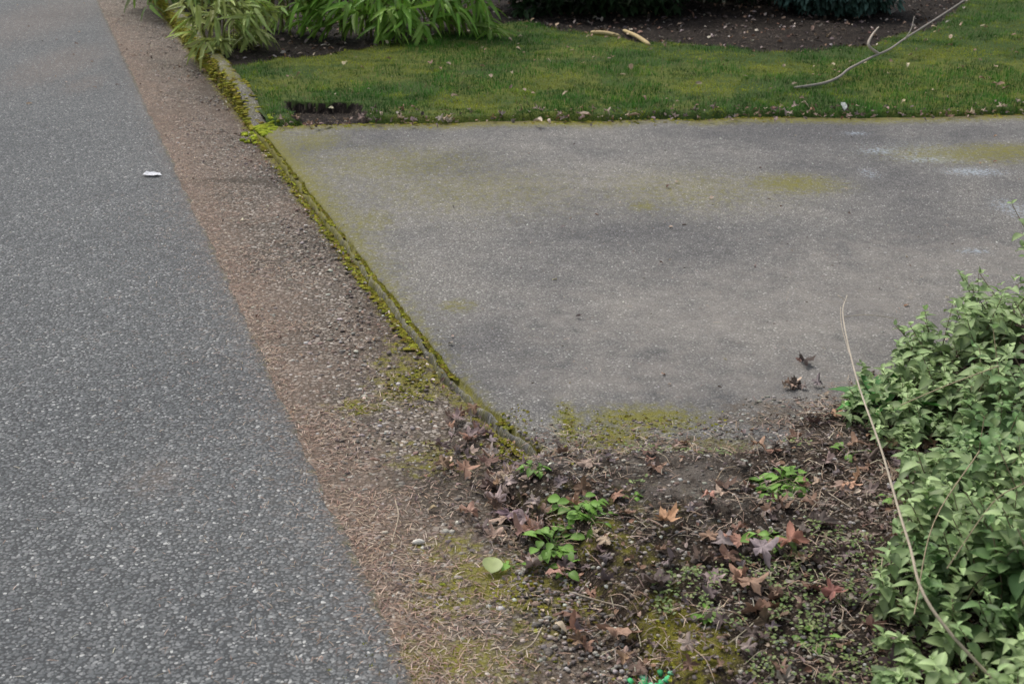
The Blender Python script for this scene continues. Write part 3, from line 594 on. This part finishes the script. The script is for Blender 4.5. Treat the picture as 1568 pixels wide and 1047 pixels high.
ac = Acc(); b = G(415, 52, .06); P3 = bez([b, b+[-.01, .02, .5], b+[.03, .06, 1.3], b+[-.02, .1, 2.2]], 6); tube(ac, P3, np.linspace(.055, .03, len(P3)), (.18, .14, .07), 10)
for k_ in range(7):
    z_ = .7+k_*.2; th = rng.uniform(0, 6.28); q0 = b+[.02, .05, z_]; q1 = q0+[.5*math.cos(th), .5*math.sin(th), .35]; tube(ac, bez([q0, (q0+q1)/2+[0, 0, .05], q1], 4), np.linspace(.012, .003, 9), (.14, .1, .06), 6)
    m = 60; pp = q0+(q1-q0)*rng.uniform(.3, 1.1, (m, 1))+rng.normal(0, .09, (m, 3)); ac.scatter(SLf[0], pp, rot(rng.uniform(0, 6.28, m), rng.uniform(-.5, .5, m)), rng.uniform(.05, .09, m), pal([(.07, .14, .03)], m), ssh)
ac.out('young_tree', leafm)

# ---------------------------------------------------------------- individual small items
def item(name, px, py, tpl, s, col, mat, dz=.006, pitch=0.0, roll=0.0, yaw=0.0, sm=False):
    g0 = G(px, py, .01); z = surf(np.array([g0[0]]), np.array([g0[1]]))[0]; a = Acc()
    a.scatter(tpl, np.array([[g0[0], g0[1], z+dz]]), rot(np.array([yaw]), pitch, roll), np.atleast_2d(s), np.array([col])); return a.out(name, mat, sm)
item('fallen_green_leaf', 752, 880, leaf_tpl(.85, 8, .22, .1, .7, .42, .01, 2), [.056]*3, (.50, .58, .26), leafm, .014, .25, .15, -.1, True)
item('white_scrap', 218, 268, leaf_tpl(.5, 6, .3, .1, .5, .5, .06, 4), [.11, .095, .05], (.78, .79, .82), deadm, .006, 0, .1, -1.6)
item('pale_stone', 642, 826, blob_tpl(9, .15), [.020, .011, .008], (.75, .71, .62), stonem, .004, 0, 0, .2)
item('pale_stone', 590, 812, blob_tpl(10, .15), [.009, .008, .006], (.55, .5, .4), stonem, .004, 0, 0, .2)
item('white_leaf_bit', 1292, 186, leaf_tpl(.6, 5, .3, .2, .6, .5, .05, 5), [.06]*3, (.7, .72, .66), deadm, .04, .9, 0, .3)
ac = Acc(); X, Y = clus(992, 1036, .022, .012, 22)
ac.scatter(blob_tpl(12, .2), np.stack([X, Y, surf(X, Y)+.002], 1), rot(rng.uniform(0, 6, 22)), rng.uniform(.004, .010, (22, 1))*np.array([1, 1.3, .5]), pal([(.10, .55, .22), (.25, .65, .4), (.08, .4, .15)], 22)); ac.out('spray_painted_pebbles', stonem)

# ---------------------------------------------------------------- light, world, camera
w = bpy.data.worlds.new('World'); sc.world = w; w.use_nodes = True; nt = w.node_tree; nt.nodes.clear()
EL, AZ = math.radians(56), math.radians(-35)
sky = node(nt, 'ShaderNodeTexSky', sky_type='NISHITA'); sky.sun_disc = False; sky.sun_elevation = EL; sky.sun_rotation = AZ; sky.air_density = 1.0; sky.dust_density = 4.0; sky.ozone_density = 1.0
hs = node(nt, 'ShaderNodeHueSaturation', {'Saturation': .5, 'Color': sky.outputs[0]})
bg = node(nt, 'ShaderNodeBackground', {'Color': hs.outputs[0], 'Strength': .15}); o = nt.nodes.new('ShaderNodeOutputWorld'); nt.links.new(bg.outputs[0], o.inputs[0])
L = bpy.data.lights.new('sun', 'SUN'); L.energy = 1.5; L.angle = math.radians(20); L.color = (1, .96, .90); lo = bpy.data.objects.new('sun', L); sc.collection.objects.link(lo)
dirv = Vector((math.sin(AZ)*math.cos(EL), math.cos(AZ)*math.cos(EL), math.sin(EL))); lo.rotation_euler = dirv.to_track_quat('Z', 'Y').to_euler()
cam = bpy.data.cameras.new('camera'); co_ = bpy.data.objects.new('camera', cam); sc.collection.objects.link(co_); sc.camera = co_
cam.sensor_width = 36; cam.lens = 36*FPX/1568; co_.location = (0, 0, CAM_H); co_.rotation_euler = (math.pi/2-PITCH, 0, 0); cam.clip_end = 600; cam.clip_start = .05
cam.dof.use_dof = True; cam.dof.focus_distance = 3.9; cam.dof.aperture_fstop = 7.0
sc.view_settings.view_transform = 'Standard'; sc.view_settings.look = 'None'; sc.view_settings.exposure = 0
